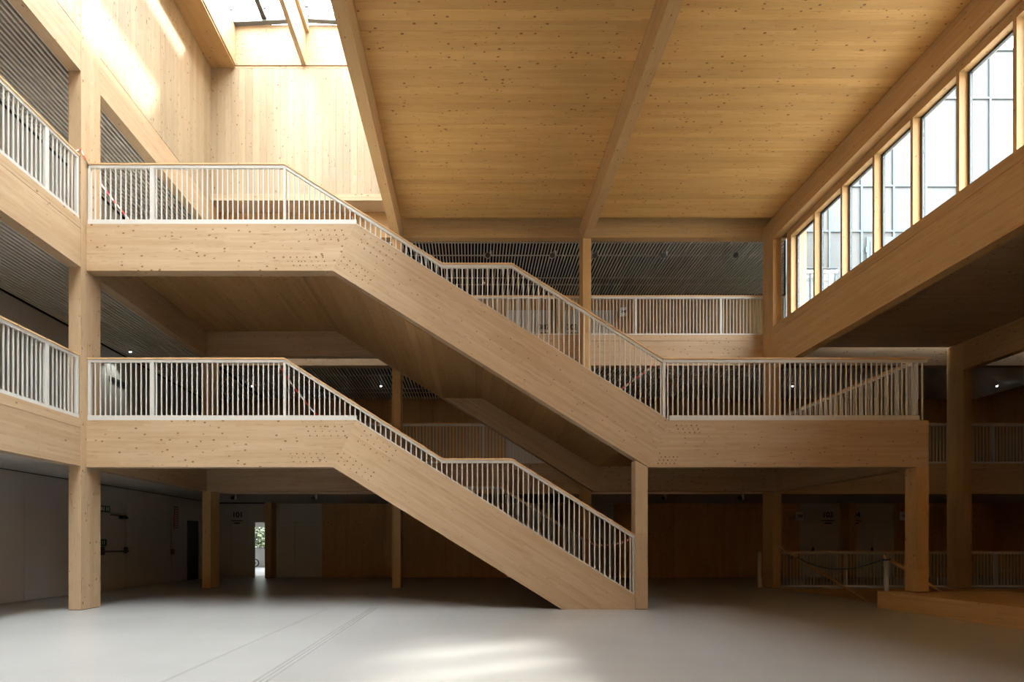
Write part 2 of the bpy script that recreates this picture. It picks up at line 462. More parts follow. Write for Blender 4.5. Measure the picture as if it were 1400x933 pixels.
_dn = [2]
def door(label, x0, x1, z0, split=None, number=None, nx=None, caption=False, top=2.0, h=2.70, handle=None, flip=False):
    """white door set: transom panel, two leaves, frame"""
    _dn[0] += 1
    d = thing('door_%d' % _dn[0], label, 'door', ((x0 + x1) / 2, YW, z0), kind='structure')
    box('transom_panel', x0 + 0.06, x1 - 0.06, YW + 0.01, YW + 0.08, z0 + top + 0.008, z0 + h, DOORW, d)
    box('door_frame', x0, x0 + 0.055, YW, YW + 0.1, z0, z0 + h, DOORW, d)
    box('door_frame', x1 - 0.055, x1, YW, YW + 0.1, z0, z0 + h, DOORW, d)
    s = split if split is not None else (x0 + x1) / 2
    for a, b_ in ((x0 + 0.06, s - 0.006), (s + 0.006, x1 - 0.06)):
        lf = box('leaf', a, b_, YW + 0.01, YW + 0.08, z0 + 0.005, z0 + top, DOORW, d)
        if handle is not None and a <= handle <= b_:
            box('handle', handle - 0.02, handle + 0.02, YW - 0.05, YW + 0.008, z0 + 0.97, z0 + 1.1, DARK, lf)
    if number:
        text('door_number', number, 0.265, (nx, YW + 0.004, z0 + top + 0.28), INK, d)
        box('caption_strip', nx - 0.23, nx + 0.23, YW + 0.003, YW + 0.009, z0 + top + 0.055, z0 + top + 0.085, INK, d)
        box('caption_strip', nx - 0.12, nx + 0.14, YW + 0.003, YW + 0.009, z0 + top - 0.04, z0 + top + 0.005, INK, d)
    return d
# ground floor door 101, one leaf standing open
d = thing('door_3', 'white door set numbered 101 with one leaf open to a lit room', 'door', (-8.2, YW, 0), kind='structure')
_dn[0] = 3
box('side_panel', XL, -8.785, YW + 0.01, YW + 0.08, 0.005, 2.69, DOORW, d)
box('transom_panel', -8.775, -7.08, YW + 0.01, YW + 0.08, 2.01, 2.69, DOORW, d)
box('leaf', -8.775, -7.925, YW + 0.01, YW + 0.08, 0.005, 2.0, DOORW, d)
box('leaf', -7.17, -7.10, YW + 0.1, YW + 0.94, 0.005, 2.0, DOORW, d)
text('door_number', '101', 0.265, (-8.54, YW + 0.004, 2.28), INK, d)
box('caption_strip', -8.76, -8.36, YW + 0.003, YW + 0.009, 2.05, 2.08, INK, d)
box('caption_strip', -8.66, -8.46, YW + 0.003, YW + 0.009, 1.96, 2.0, INK, d)
door('white double door without number right of door 101', -7.07, -5.47, 0, split=-6.45)
door('white double door on the ground floor behind the stair foot', 1.3, 5.17, 0, split=4.2)
door('white door set numbered 103 behind the stairwell railing', 11.95, 13.5, 0, split=12.38, number='103', nx=12.98, handle=12.43)
door('white door set numbered 104, half hidden by the rear column', 13.55, 15.39, 0, split=14.63, number='104', nx=13.97, handle=14.58)
door('white double door on the middle gallery behind the falling flight', 1.3, 3.0, Z1, split=2.2, handle=2.35, h=2.62)
door('white double door on the middle gallery right of its rear column', 3.3, 5.17, Z1, split=4.2, h=2.62)
door('white door set numbered 302 on the top gallery', 1.3, 3.0, Z2, split=1.75, number='302', nx=2.63, top=1.72, h=2.62)
door('white door set numbered 303 on the top gallery', 3.3, 5.17, Z2, split=4.2, number='303', nx=3.66, top=1.72, h=2.62)
bpanel(3.0, 3.3, Z1, Z1 + 2.62); bpanel(3.0, 3.3, Z2, Z2 + 2.62)

def flag_sign(label, x, z, body):
    t = thing('flag_sign', label, 'sign', (x, YW, z))
    box('plate', x - 0.13, x + 0.13, YW - 0.42, YW - 0.38, z - 0.15, z + 0.15, TAPEW, t)
    box('bracket', x - 0.13, x - 0.09, YW - 0.38, YW - 0.002, z - 0.13, z + 0.13, W_Y, t)
    if body: text('lettering', body, 0.13, (x, YW - 0.4225, z), INK, t)
flag_sign('white projecting room sign reading 300 on the top gallery', 5.42, 9.53, '300')
flag_sign('white projecting room sign reading 103 beside the ground floor door', 11.72, 2.22, '103')
flag_sign('white projecting room sign beside door 104 next to the landing column', 15.45, 2.22, '104')

# room beyond the open door
rm = thing('wall_room', 'plain walls of the lit room seen through the open door', 'wall', (-11, 26, 0), kind='structure')
box('side_wall', -15.2, -15.0, YW + 0.2, 31.7, 0, 2.75, PLASTER, rm)
box('side_wall', -4.0, -3.8, YW + 0.2, 31.7, 0, 2.75, PLASTER, rm)
box('rear_wall', -15.0, -4.0, 31.5, 31.7, 0, 1.06, PLASTER, rm)
box('rear_wall', -15.0, -4.0, 31.5, 31.7, 2.14, 2.75, PLASTER, rm)
box('rear_wall', -10.3, -4.0, 31.5, 31.7, 1.06, 2.14, PLASTER, rm)
box('rear_wall', -15.0, -13.4, 31.5, 31.7, 1.06, 2.14, PLASTER, rm)
box('room_ceiling', -15.2, -3.8, YW + 0.2, 31.7, 2.75, 2.95, PLASTER, rm)
box('room_floor', -15.2, -3.8, YW + 0.2, 31.7, -0.2, 0.0, CONC, rm)
wn = thing('window_20', 'white framed window of the lit room beyond the open door', 'window', (-11.8, 31.55, 1.06), kind='structure')
box('pane', -13.38, -10.32, 31.6, 31.61, 1.07, 2.13, GLASS, wn)
for x in (-13.34, -11.93, -10.36): box('window_frame', x - 0.05, x + 0.05, 31.54, 31.59, 1.07, 2.13, TAPEW, wn)
box('window_sill', -13.4, -10.3, 31.4, 31.5, 1.02, 1.06, DARK, wn)
wh = thing('wheel', 'dark round wheel standing in the lit room beyond the open door', 'wheel', (-11.45, 30.4, 0))
tube('tyre', [(-11.45 + 0.2 * math.cos(a * math.pi / 8), 30.4, 0.235 + 0.2 * math.sin(a * math.pi / 8)) for a in range(17)], 0.035, DARK, wh)
cyl('hub', (-11.45, 30.35, 0.235), (-11.45, 30.45, 0.235), 0.05, DARK, wh)
box('spoke', -11.46, -11.44, 30.39, 30.41, 0.06, 0.41, DARK, wh)
box('fork', -11.70, -11.62, 30.36, 30.44, 0.0, 1.05, DARK, wh)
gr = boxes('floor', [(-40, 10, 32.0, 60, -0.6, -0.3), (-80, 80, -80, 120, -3.9, -3.6)], GROUND)
tag(gr, 'outdoor ground beyond the room window', 'ground', kind='structure')
tr = thing('tree', 'leafless grey green tree outside the lit room window', 'tree', (-14.2, 38.0, -0.3))
cyl('trunk', (-14.2, 38, -0.3), (-14.0, 38, 2.2), 0.14, BARK, tr, r2=0.07)
for k in range(9):
    a = k * 2.4; z = 0.6 + k * 0.2
    cyl('branch', (-14.1, 38, z), (-14.1 + math.cos(a) * 1.5, 38 + math.sin(a) * 1.0, z + 0.9), 0.04, BARK, tr, n=6, r2=0.015)
v, f = [], []
for k in range(3200):
    p = Vector((random.gauss(0, 1.1), random.gauss(0, 0.8), 1.8 + random.gauss(0, 0.8)))
    if p.z < 0.2: continue
    u = Vector((random.uniform(-1, 1), random.uniform(-1, 1), random.uniform(-1, 1))).normalized() * 0.11
    w = u.orthogonal().normalized() * 0.07
    b0 = len(v); v += [tuple(p - u), tuple(p + w), tuple(p + u), tuple(p - w)]; f.append((b0, b0 + 1, b0 + 2, b0 + 3))
tag(link('foliage', mesh('foliage', v, f), LEAF, tr, (-14.2, 38, -0.3)), kind='stuff')

# ------------------------------------------------------------------ unseen enclosing walls
wf = boxes('wall_front', [(XL, XR, YN - 0.3, YN, 0, 14.3)], C_BACK); tag(wf, 'timber wall closing the hall opposite the stair', 'wall', kind='structure')
wr = boxes('wall_right', [(XR, XR + 0.2, YN, YW + 0.2, -3.3, 6.75), (XR, XR + 0.2, YBM1, YW + 0.2, 6.75, 10.6)], C_BACK); tag(wr, 'timber wall closing the far side beneath the terrace', 'wall', kind='structure')

# ------------------------------------------------------------------ columns
def column(label, x, y0, y1, z0, z1, group='full height timber columns of the rear row', m=None):
    m = m or (V_Z if y0 > 12 or x > 5 else W_Z)
    t = thing('timber_column', label, 'column', (x + CW / 2, (y0 + y1) / 2, z0), group)
    box('shaft', x, x + CW, y0, y1, z0 + 0.012, z1, m, t)
    box('base_plate', x + 0.01, x + CW - 0.01, y0 + 0.01, y1 - 0.01, z0, z0 + 0.012, DARK, t)
    return t
column('tall deep timber column where the landings meet the left gallery', GX[0], 10.5, 11.05, 0, 14.2, 'front timber columns')
t = thing('timber_column', 'timber column under the stair bend at the foot of the lower flight', 'column', (3.13, 10.77, 0), 'front timber columns')
prism_y('shaft', [(3.023, 0.012), (3.25, 0.012), (3.25, 2.632), (3.023, 2.755)], YF0, 10.91, W_Z, t)
box('base_plate', 3.03, 3.24, YF0 + 0.01, 10.90, 0, 0.012, DARK, t)
column('timber column under the free corner of the right landing standing on the kerb', GX[3], YF0, 10.92, 0.315, 2.632, 'front timber columns')
column('rear row timber column at the left gallery corner', GX[0], R2a, R2b, 0, 10.58)
column('rear row timber column seen between the two stair flights', GX[1], R2a, R2b, 0, 10.13)
column('rear row timber column carrying the middle roof rib', GX[2], R2a, R2b, 0, 10.13)
column('rear row timber column at the end of the clerestory windows', GX[3], R2a, R2b, 0, 10.13)
column('rear row timber column in the dark bay beneath the terrace', GX[4], R2a, R2b, 0, 6.73)
for lab, x, levels in (('rear wall timber pilaster beside door 101', GX[0], ((0, 2.7),)),
                       ('rear wall timber pilaster between doors 302 and 303', GX[2], ((0, 2.7), (Z1, 6.34), (Z2, 10.04))),
                       ('rear wall timber pilaster between doors 103 and 104', GX[4], ((0, 2.7), (Z1, 6.34)))):
    for k, (a, b_) in enumerate(levels):
        l2 = lab
        if x == GX[2]: l2 = ('rear wall timber pilaster behind the stair foot on the ground floor', 'rear wall timber pilaster on the middle gallery behind the falling flight', lab)[k]
        if x == GX[4] and k: l2 = 'rear wall timber pilaster on the middle gallery beneath the terrace'
        column(l2, x, R3a, R3b, a, b_, 'timber pilasters on the rear wall')

# ------------------------------------------------------------------ gallery beams
def beam(label, x0, x1, y0, y1, z0, z1, board=None, m=None, group='timber gallery beams', cat='beam'):
    along_x = (x1 - x0) > (y1 - y0)
    bounce_tinted = x0 > -5 or z0 > 9 and y0 > 15  # beams whose colour carries the painted bounce light
    m = m or ((V_X if bounce_tinted else W_X) if along_x else (V_Y if bounce_tinted else W_Y))
    t = thing('timber_beam', label, cat, ((x0 + x1) / 2, (y0 + y1) / 2, z0), group)
    box('glulam', x0, x1, y0, y1, z0, z1, m, t)
    if board: box('edge_board', x0, x1, y0, y1, z1 + 0.008, board, m, t)
    return t
xa, xb = GX[0], GX[0] + CW - 0.003
beam('left gallery beam of the middle floor in front of the tall column', xa, xb, YN, 10.498, Z1 - BD, 3.325, Z1)
beam('left gallery beam of the middle floor behind the tall column', xa, xb, 11.052, R2a - 0.002, Z1 - BD, 3.325, Z1)
beam('left gallery beam of the top floor in front of the tall column', xa, xb, YN, 10.498, Z2 - BD, 6.955, Z2)
beam('left gallery beam of the top floor behind the tall column', xa, xb, 11.052, R2a - 0.002, Z2 - BD, 6.955, Z2)
beam('roof edge beam over the left gallery in front of the tall column', xa, xb, YN, 10.498, 9.84, 10.53)
beam('roof edge beam over the left gallery behind the tall column', xa, xb, 11.052, R2a - 0.002, 9.84, 10.53)
beam('rear gallery beam of the middle floor spanning all bays', -7.12, XR, YBM0, YBM1, Z1 - BD, 3.325, Z1)
beam('rear gallery beam of the top floor spanning all bays', -7.12, XR, YBM0, YBM1, Z2 - BD, 6.955, Z2)
beam('rear roof beam beneath the timber ceiling', -7.12, 8.93, YBM0, YBM1, 9.88, 10.58)
beam('deep beam below the clerestory windows', 8.21, 8.437, YN, R2a - 0.002, 5.97, 6.94, 7.15)
beam('deep beam in the dark soffit under the terrace', 13.41, 13.637, YN, R2a - 0.002, 5.97, 6.735)
beam('roof rib along the edge of the skylight shaft', GX[1], GX[1] + CW, YN, R2a - 0.002, 9.56, 10.14, group='timber roof ribs', cat='roof rib')
beam('roof rib crossing the middle of the timber ceiling', GX[2], GX[2] + CW, YN, R2a - 0.002, 9.56, 10.14, group='timber roof ribs', cat='roof rib')
beam('roof rib above the clerestory windows', 8.21, 8.437, YN, R2a - 0.002, 9.57, 10.14, group='timber roof ribs', cat='roof rib')

# ------------------------------------------------------------------ floors of the galleries
for lab, z in (('middle gallery floor slab', Z1), ('top gallery floor slab', Z2)):
    o = boxes('floor', [(XL, GX[0] - 0.002, YN, YW, z - 0.17, z), (GX[0] - 0.002, XR, YBM1 + 0.002, YW, z - 0.17, z)], CONC)
    tag(o, lab + ' along the left and rear walls', 'floor', kind='structure')
o = boxes('ceiling', [(XL, GX[0] - 0.002, YN, YW, 2.74, 2.80), (GX[0] - 0.002, XR, YBM1 + 0.002, YW, 2.70, 2.80)], PLASTER)
tag(o, 'flat plaster ceiling over the ground floor passage', 'ceiling', kind='structure')

# ------------------------------------------------------------------ slatted ceilings
def slats_back(label, x0, x1, z, front):
    t = thing('slat_ceiling', label, 'slatted ceiling', ((x0 + x1) / 2, 18.7, z), 'slatted ceilings of the galleries')
    n = int((x1 - x0) / 0.0965)
    for i in range(n):
        x = x0 + (i + 0.5) * 0.0965
        box('slat', x - 0.016, x + 0.016, front, R3a - 0.02, z, z + 0.05, SLAT, t)
    for y in (17.0, 17.75, 19.25, 19.75):
        box('carrier_bar', x0, x1, y, y + 0.03, z + 0.051, z + 0.075, SLAT, t)
    box('void_backing', x0, x1, front - 0.05, YW - 0.005, z + 0.24, z + 0.26, VOID, t)
slats_back('slatted ceiling over the top gallery along the rear wall', -7.3, 17.9, 10.06, YBM1 + 0.06)
slats_back('slatted ceiling over the middle gallery along the rear wall', -7.3, 17.9, 6.36, YBM1 + 0.06)
def slats_left(label, z):
    t = thing('slat_ceiling', label, 'slatted ceiling', (-8.4, 8, z), 'slatted ceilings of the galleries')
    n = 21
    for i in range(n):
        x = XL + 0.03 + (i + 0.5) * 0.0965
        box('slat', x - 0.021, x + 0.021, 2.0, YW - 0.6, z, z + 0.05, SLAT, t)
    for y in (4, 6, 8.2, 9.8, 11.5, 13.2, 14.9, 16.6, 18.3):
        box('carrier_bar', XL + 0.02, GX[0] - 0.02, y, y + 0.035, z + 0.051, z + 0.08, SLAT, t)
    box('void_backing', XL, GX[0] - 0.01, 1.9, YW - 0.01, z + 0.30, z + 0.32, VOID, t)
slats_left('slatted ceiling over the left side of the top gallery', 10.06)
slats_left('slatted ceiling over the left side of the middle gallery', 6.32)

# ------------------------------------------------------------------ main timber ceiling
ce = thing('ceiling', 'knotty timber board ceiling between the roof ribs', 'ceiling', (3, 8, 10.14), kind='structure')
for (x0, x1) in ((GX[1] + CW + 0.003, GX[2] - 0.003), (GX[2] + CW + 0.003, 8.207)):
    n = 36; y1 = R2a; y0 = 8.4; w = (y1 - y0) / n
    for i in range(n):
        dz = random.uniform(0, 0.003)
        box('board', x0, x1, y0 + i * w, y0 + (i + 1) * w - 0.003, 10.14 + dz, 10.18 + dz, C_CEIL, ce)
    box('ceiling_panel', x0, x1, YN, y0 - 0.003, 10.14, 10.18, C_CEIL, ce)
    box('edge_lip', x0, x1, R2a + 0.001, R2a + 0.03, 10.135, 10.18, C_CEIL, ce)
box('roof_deck', GX[1] + CW + 0.003, 8.9, YN, R2a + 0.03, 10.19, 10.6, DARK, ce)
box('roof_deck', GX[1] + CW + 0.003, 8.95, R2a + 0.032, YBM1, 10.60, 10.8, W_X, ce)
box('roof_deck', -7.12, XR + 0.2, YBM1 + 0.001, YW + 0.4, 10.60, 10.8, DARK, ce)
box('added_eave', 8.665, 9.25, YN, 15.38, 9.90, 10.1, PAVE, ce)  # unseen eave, added to cut sky light reaching the right-hand floor
box('roof_deck', XL - 0.3, -7.35, YN, YW + 0.2, 10.56, 10.8, DARK, ce)

# ------------------------------------------------------------------ skylight shaft
sh = thing('wall_shaft', 'bright timber boarded walls of the skylight shaft', 'wall', (-4.6, 15, 10.6), kind='structure')
n = 26; x0 = -7.12; x1 = GX[1] - 0.002; w = (x1 - x0) / n
for i in range(n):
    dy = random.uniform(0, 0.003)
    box('board', x0 + i * w, x0 + (i + 1) * w - 0.003, R2a + dy, R2a + 0.04 + dy, 10.585, 14.2, C_ZX, sh)
box('bottom_trim', x0, x1, R2a - 0.014, R2a - 0.001, 10.585, 10.765, W_X, sh)
box('wall_core', x0 - 0.25, GX[1] + CW, R2a + 0.045, YBM1 + 0.3, 10.59, 14.4, W_X, sh)
def lboards(y0, y1, n):
    w = (y1 - y0) / n
    for i in range(n):
        dx = random.uniform(0, 0.003)
        box('board', -7.16 - dx, -7.122 - dx, y0 + i * w, y0 + (i + 1) * w - 0.003, 10.54, 14.2, C_ZY, sh)
lboards(11.052, R2a - 0.002, 24); lboards(7.5, 10.498, 15)
box('wall_panel', -7.16, -7.122, YN, 7.497, 10.54, 14.2, C_ZY, sh)
box('wall_core', -7.35, -7.165, YN, 10.495, 10.54, 14.2, DARK, sh)
box('wall_core', -7.35, -7.165, 11.055, R2a - 0.002, 10.54, 14.2, DARK, sh)
box('wall_panel', GX[1], GX[1] + CW, YN, R2a - 0.002, 10.145, 14.2, C_ZY, sh)
YS = -4.5
box('top_soffit', -7.75, -6.46, YN, R2a - 0.002, 14.205, 14.26, C_Y, sh)
box('top_soffit', -6.458, GX[1] + CW, YN, YS, 14.205, 14.26, C_Y, sh)
box('curb_lip', -6.458, GX[1] + CW, R2a - 0.002, R2a + 0.04, 14.205, 14.26, W_X, sh)
box('skylight_curb', -7.3, -6.43, YS, R2a - 0.03, 14.265, 15.36, C_CURB, sh)
box('skylight_curb', -7.3, GX[1] + CW + 0.2, R2a - 0.025, 16.3, 14.265, 15.36, C_X, sh)
box('skylight_curb', GX[1] + 0.02, GX[1] + 0.5, YS, R2a - 0.03, 14.265, 15.36, C_CURB, sh)
box('skylight_curb', -7.3, GX[1] + 0.5, YS - 0.4, YS - 0.002, 14.265, 15.36, C_X, sh)
box('divider', -4.63, -4.515, YS, R2a - 0.03, 14.265, 15.14, W_Y, sh)
box('ridge_board', -4.63, -4.43, YS, R2a - 0.03, 15.145, 15.46, W_Y, sh)
sk = thing('window_21', 'gabled glass skylight with grey frames over the timber shaft', 'skylight', (-4.5, 14, 15.36), kind='structure')
def gl_z(x): return 15.38 + 0.11 * (1 - abs(x + 4.53) / 2.3)
def sk_bar(x0, x1, y0, y1, h0, h1, m=ALU, name='skylight_frame'):
    prism_y(name, [(x0, gl_z(x0) + h0), (x1, gl_z(x1) + h0), (x1, gl_z(x1) + h1), (x0, gl_z(x0) + h1)], y0, y1, m, sk)
for (a, b_, mid) in ((-6.43, -4.63, -5.6), (-4.43, GX[1] + 0.02, -3.3)):
    for (p, q) in ((a, mid), (mid, b_)):
        yy = YS; k = 0
        while yy < R2a - 0.05:
            y2 = min(yy + 2.52, R2a - 0.03)
            sk_bar(p + 0.03, q - 0.03, yy + 0.05, y2 - 0.12, 0.012, 0.03, GLASS, 'pane')
            sk_bar(p + 0.001, q - 0.001, y2 - 0.12, y2, -0.09, 0.06)
            yy = y2
    sk_bar(mid - 0.06, mid + 0.06, YS, R2a - 0.125, -0.06, -0.002, DARK)
    sk_bar(a, a + 0.03, YS, R2a - 0.125, -0.02, 0.05); sk_bar(b_ - 0.03, b_, YS, R2a - 0.125, -0.02, 0.05)
for x in (-6.39, -5.52, -4.40):
    st = cyl('stay', (x, 15.25, gl_z(x) - 0.03), (x + 0.05, 15.27, gl_z(x) - 0.03), 0.02, DARK, sk)
    cyl('stay_arm', (x + 0.05, 15.27, gl_z(x) - 0.03), (x + 0.10, 15.24, gl_z(x) - 0.01), 0.012, DARK, sk)

# ------------------------------------------------------------------ clerestory windows
MS = 1.052
for k in range(19):
    y = 15.25 - MS * k; yn = y - MS
    if yn < YN: break
    wn = thing('window_%d' % (k + 1), 'tall clerestory window above the deep beam, %s from the rear column' % ('first', 'second', 'third', 'fourth', 'fifth', 'sixth', 'seventh', 'eighth', 'ninth', 'tenth', 'eleventh', 'twelfth', 'thirteenth', 'fourteenth', 'fifteenth', 'sixteenth', 'seventeenth', 'eighteenth', 'nineteenth')[k], 'window', (8.55, (y + yn) / 2, 7.16), kind='structure')
    mw = 0.2 if k == 0 else 0.062
    box('mullion', 8.455, 8.635, y, y + mw, 7.155, 9.56, V_Z, wn)
    box('window_head', 8.455, 8.635, yn + 0.064, y - 0.002, 9.39, 9.56, V_Y, wn)
    box('window_frame', 8.60, 8.65, y - 0.045, y - 0.002, 7.2, 9.388, BLUEALU, wn)
    box('window_frame', 8.60, 8.65, yn + 0.064, yn + 0.09, 7.2, 9.388, BLUEALU, wn)
    box('window_frame', 8.60, 8.65, yn + 0.092, y - 0.047, 9.352, 9.388, DARK, wn)
    box('window_sill', 8.44, 8.65, yn + 0.064, y - 0.002, 7.155, 7.198, W_Y, wn)
    box('pane', 8.62, 8.63, yn + 0.092, y - 0.047, 7.2, 9.35, GLASS, wn)
o = boxes('wall_return', [(8.64, 8.95, 15.40, 15.45, 7.0, 10.6), (8.90, 8.95, 15.452, YBM0 - 0.005, 7.0, 10.6), (8.44, 8.66, YN, 15.45, 9.565, 10.14), (8.44, 8.66, YN, 15.45, 6.76, 7.15)], W_Z)
tag(o, 'timber return wall closing the end of the clerestory', 'wall', kind='structure')

# ------------------------------------------------------------------ terrace outside and facade
te = thing('floor_terrace', 'roof terrace slab beyond the clerestory with dark timber soffit', 'terrace', (13, 6, 6.74), kind='structure')
box('soffit', 8.44, 13.405, YN, 16.18, 6.74, 6.758, C_X, te)
box('soffit', 13.64, XR, YN, 16.18, 6.74, 6.758, C_X, te)
box('slab', 8.665, XR + 6, YN, 16.18, 6.762, 7.05, PAVE, te)
box('slot_glass', 8.96, XR, 16.182, YBM0 - 0.005, 7.04, 7.06, GLASS, te)
box('slot_cover', 8.455, 8.95, 16.182, YBM0 - 0.005, 7.04, 7.06, DARK, te)
fa = thing('facade', 'white panelled facade with blue grey mullions across the terrace', 'facade', (16, 16.4, 7.13))
xs = [8.96, 10.18] + [10.18 + 0.915 * k for k in range(1, 16)]
zs = [7.14, 8.75, 10.13, 11.42, 13.92, 15.3]
for i in range(len(xs) - 1):
    for j in range(len(zs) - 1):
        box('panel', xs[i] + 0.032, xs[i + 1] - 0.032, 16.42, 16.46, zs[j] + 0.03, zs[j + 1] - 0.03, FROST if j > 1 else MILK, fa)
for x in xs: box('mullion', x - 0.03, x + 0.03, 16.38, 16.47, 7.14, 15.3, BLUEALU, fa)
for z in zs[1:]: box('transom', xs[0] + 0.03, xs[-1], 16.385, 16.465, z - 0.028, z + 0.028, BLUEALU, fa)
dr = box('terrace_door', 11.22, 12.02, 16.365, 16.378, 7.14, 9.95, BLUEALU, fa)
box('door_pane', 11.32, 11.92, 16.355, 16.364, 7.3, 9.82, FROST, dr)
box('hinge', 11.18, 11.215, 16.345, 16.378, 9.5, 9.66, BLUEALU, dr)
tr_ = thing('terrace_railing', 'pale glass parapet at the corner of the terrace', 'railing', (9.6, 16.1, 7.06))
box('glass_panel', 8.99, 10.25, 16.19, 16.20, 7.06, 8.82, GLASS, tr_)
box('top_rail', 8.97, 10.27, 16.16, 16.23, 8.83, 8.90, TAPEW, tr_)
box('rail_bar', 8.97, 10.27, 16.17, 16.22, 8.96, 8.985, BLUEALU, tr_)
for x in (9.5, 10.2): box('post', x, x + 0.03, 16.17, 16.188, 7.06, 8.95, BLUEALU, tr_)

# ------------------------------------------------------------------ balustrades
def interp(pl, s):
    for (a, za), (b_, zb) in zip(pl, pl[1:]):
        if s <= b_ + 1e-9: return za + (zb - za) * (s - a) / (b_ - a) if b_ > a else za
    return pl[-1][1]

def strip(name, pl, h0, h1, c0, c1, axis, m, parent):
    """polyline (s,z) swept with a vertical section: z+h0..z+h1, across c0..c1"""
    v, f = [], []
    for (s, z) in pl:
        for (c, h) in ((c0, h0), (c1, h0), (c1, h1), (c0, h1)):
            v.append((s, c, z + h) if axis == 'X' else (c, s, z + h))
    for k in range(len(pl) - 1):
        for i in range(4):
            q = (k * 4 + i, k * 4 + (i + 1) % 4, (k + 1) * 4 + (i + 1) % 4, (k + 1) * 4 + i)
            f.append(q if axis == 'X' else tuple(reversed(q)))
    e0, e1 = (3, 2, 1, 0), tuple(len(v) - 4 + i for i in range(4))
    f += [e0, e1] if axis == 'X' else [tuple(reversed(e0)), tuple(reversed(e1))]
    o = Vector(v[0])
    return link(name, mesh(name, [tuple(Vector(p) - o) for p in v], f), m, parent, o)

SP = 0.0946
def balustrade(label, axis, c, top, bot, posts=(), group='white steel balustrades', plate=0.095, wood_rail=True, sp=SP, thin=0.02,
               start=None, end=None, flats=None):
    """c: across position of the baluster plane; top/bot polylines (s,z)"""
    s0, s1 = top[0][0], top[-1][0]
    mid = (s0 + s1) / 2; zb = min(z for s, z in bot)
    loc = (mid, c, zb) if axis == 'X' else (c, mid, zb)
    t = thing('balustrade', label, 'railing', loc, group)
    wm = W_RAIL if axis == 'X' else W_RAILY
    strip('handrail', top, -0.028, 0.0, c - 0.04, c + 0.04, axis, wm, t)
    strip('top_rail', top, -0.085, -0.029, c - 0.025, c + 0.025, axis, WHITE, t)
    # bottom plate: tall on level runs, thin on slopes
    for (a, za), (b_, zb_) in zip(bot, bot[1:]):
        if abs(za - zb_) < 1e-6: strip('bottom_plate', [(a, za), (b_, zb_)], 0.0, plate, c - 0.03, c + 0.03, axis, WHITE, t)
        else: strip('bottom_plate', [(a, za), (b_, zb_)], 0.0, 0.022, c - 0.03, c + 0.03, axis, WHITE, t)
    def bar(name, s, w, dep):
        z0 = interp(bot, s) + 0.02; z1 = interp(top, s) - 0.075
        if z1 - z0 < 0.05: return
        me = box_mesh(w, dep, 1.0, WHITE)
        o = link(name, me, WHITE, t, ((s, c, (z0 + z1) / 2) if axis == 'X' else (c, s, (z0 + z1) / 2)))
        if axis == 'Y': o.rotation_euler = (0, 0, math.pi / 2)
        o.scale = (1, 1, z1 - z0)
    a = start if start is not None else s0 + SP
    e = end if end is not None else s1 - 0.02
    while a < e:
        if all(abs(a - p) > w / 2 + 0.03 for p, w in posts): bar('baluster', a, thin, 0.02)
        a += sp
    for p, w in posts: bar('post', p, w, 0.05)
    return t
yr = 10.70
tp = [(-7.118, Z2 + 1.14), (-3.472, Z2 + 1.14), (-0.54, 6.42), (0.743, 6.42), (3.54, Z1 + 1.165)]
balustrade('white balustrade along the upper landing and upper flight facing the hall', 'X', yr, tp,
           [(-7.118, Z2), (-2.135, Z2), (3.54, 3.572)], posts=((-7.09, 0.05), (-5.93, 0.075), (-3.472, 0.045)), start=-6.99)
tl = [(-7.118, Z1 + 1.165), (-3.472, Z1 + 1.165), (-0.54, 2.80), (0.743, 2.80), (3.02, 1.39)]
balustrade('white balustrade along the lower landing and lower flight facing the hall', 'X', yr, tl,
           [(-7.118, Z1), (-2.135, Z1), (3.018, 0.268)], posts=((-7.09, 0.05), (-5.93, 0.075), (-3.472, 0.045), (3.0, 0.035)), start=-6.99)
balustrade('white balustrade along the front of the right landing', 'X', yr, [(3.545, Z1 + 1.165), (8.45, Z1 + 1.165)],
           [(3.66, Z1), (8.30, Z1)], posts=((3.565, 0.05),), end=8.42)
balustrade('white balustrade along the free side of the right landing', 'Y', 8.33, [(10.76, Z1 + 1.165), (15.62, Z1 + 1.165)],
           [(10.76, Z1), (15.62, Z1)], posts=((10.8, 0.04), (13.2, 0.05), (15.58, 0.05)))
yk = 15.58
balustrade('far side balustrade of the lower flight', 'X', yk, tl, [(-7.118, Z1), (-2.135, Z1), (3.018, 0.268)], posts=((3.0, 0.035),))
balustrade('far side balustrade of the upper flight', 'X', yk, tp, [(-7.118, Z2), (-2.135, Z2), (3.54, 3.572)], posts=((-3.472, 0.045),))
for lab, z, h in (('white balustrade of the left gallery on the middle floor', Z1, 1.165), ('white balustrade of the left gallery on the top floor', Z2, 1.165)):
    balustrade(lab, 'Y', -7.165, [(5.0, z + h), (10.47, z + h)], [(5.0, z), (10.47, z)],
               posts=((10.44, 0.05), (9.69, 0.085), (7.2, 0.085), (5.03, 0.05)), plate=0.06, start=5.12)
balustrade('white balustrade of the rear gallery on the middle floor', 'X', 16.34, [(-7.05, Z1 + 1.15), (17.6, Z1 + 1.15)], [(-7.05, Z1), (17.6, Z1)],
           posts=tuple((-6.9 + 2.41 * k, 0.06) for k in range(11)), plate=0.05)
balustrade('white balustrade of the rear gallery on the top floor', 'X', 16.34, [(-7.05, Z2 + 1.13), (8.88, Z2 + 1.13)], [(-7.05, Z2), (8.88, Z2)],
           posts=((-5.0, 0.06), (-2.6, 0.06), (-0.2, 0.06), (2.2, 0.06), (4.65, 0.06), (7.06, 0.06), (8.85, 0.05)), plate=0.05)
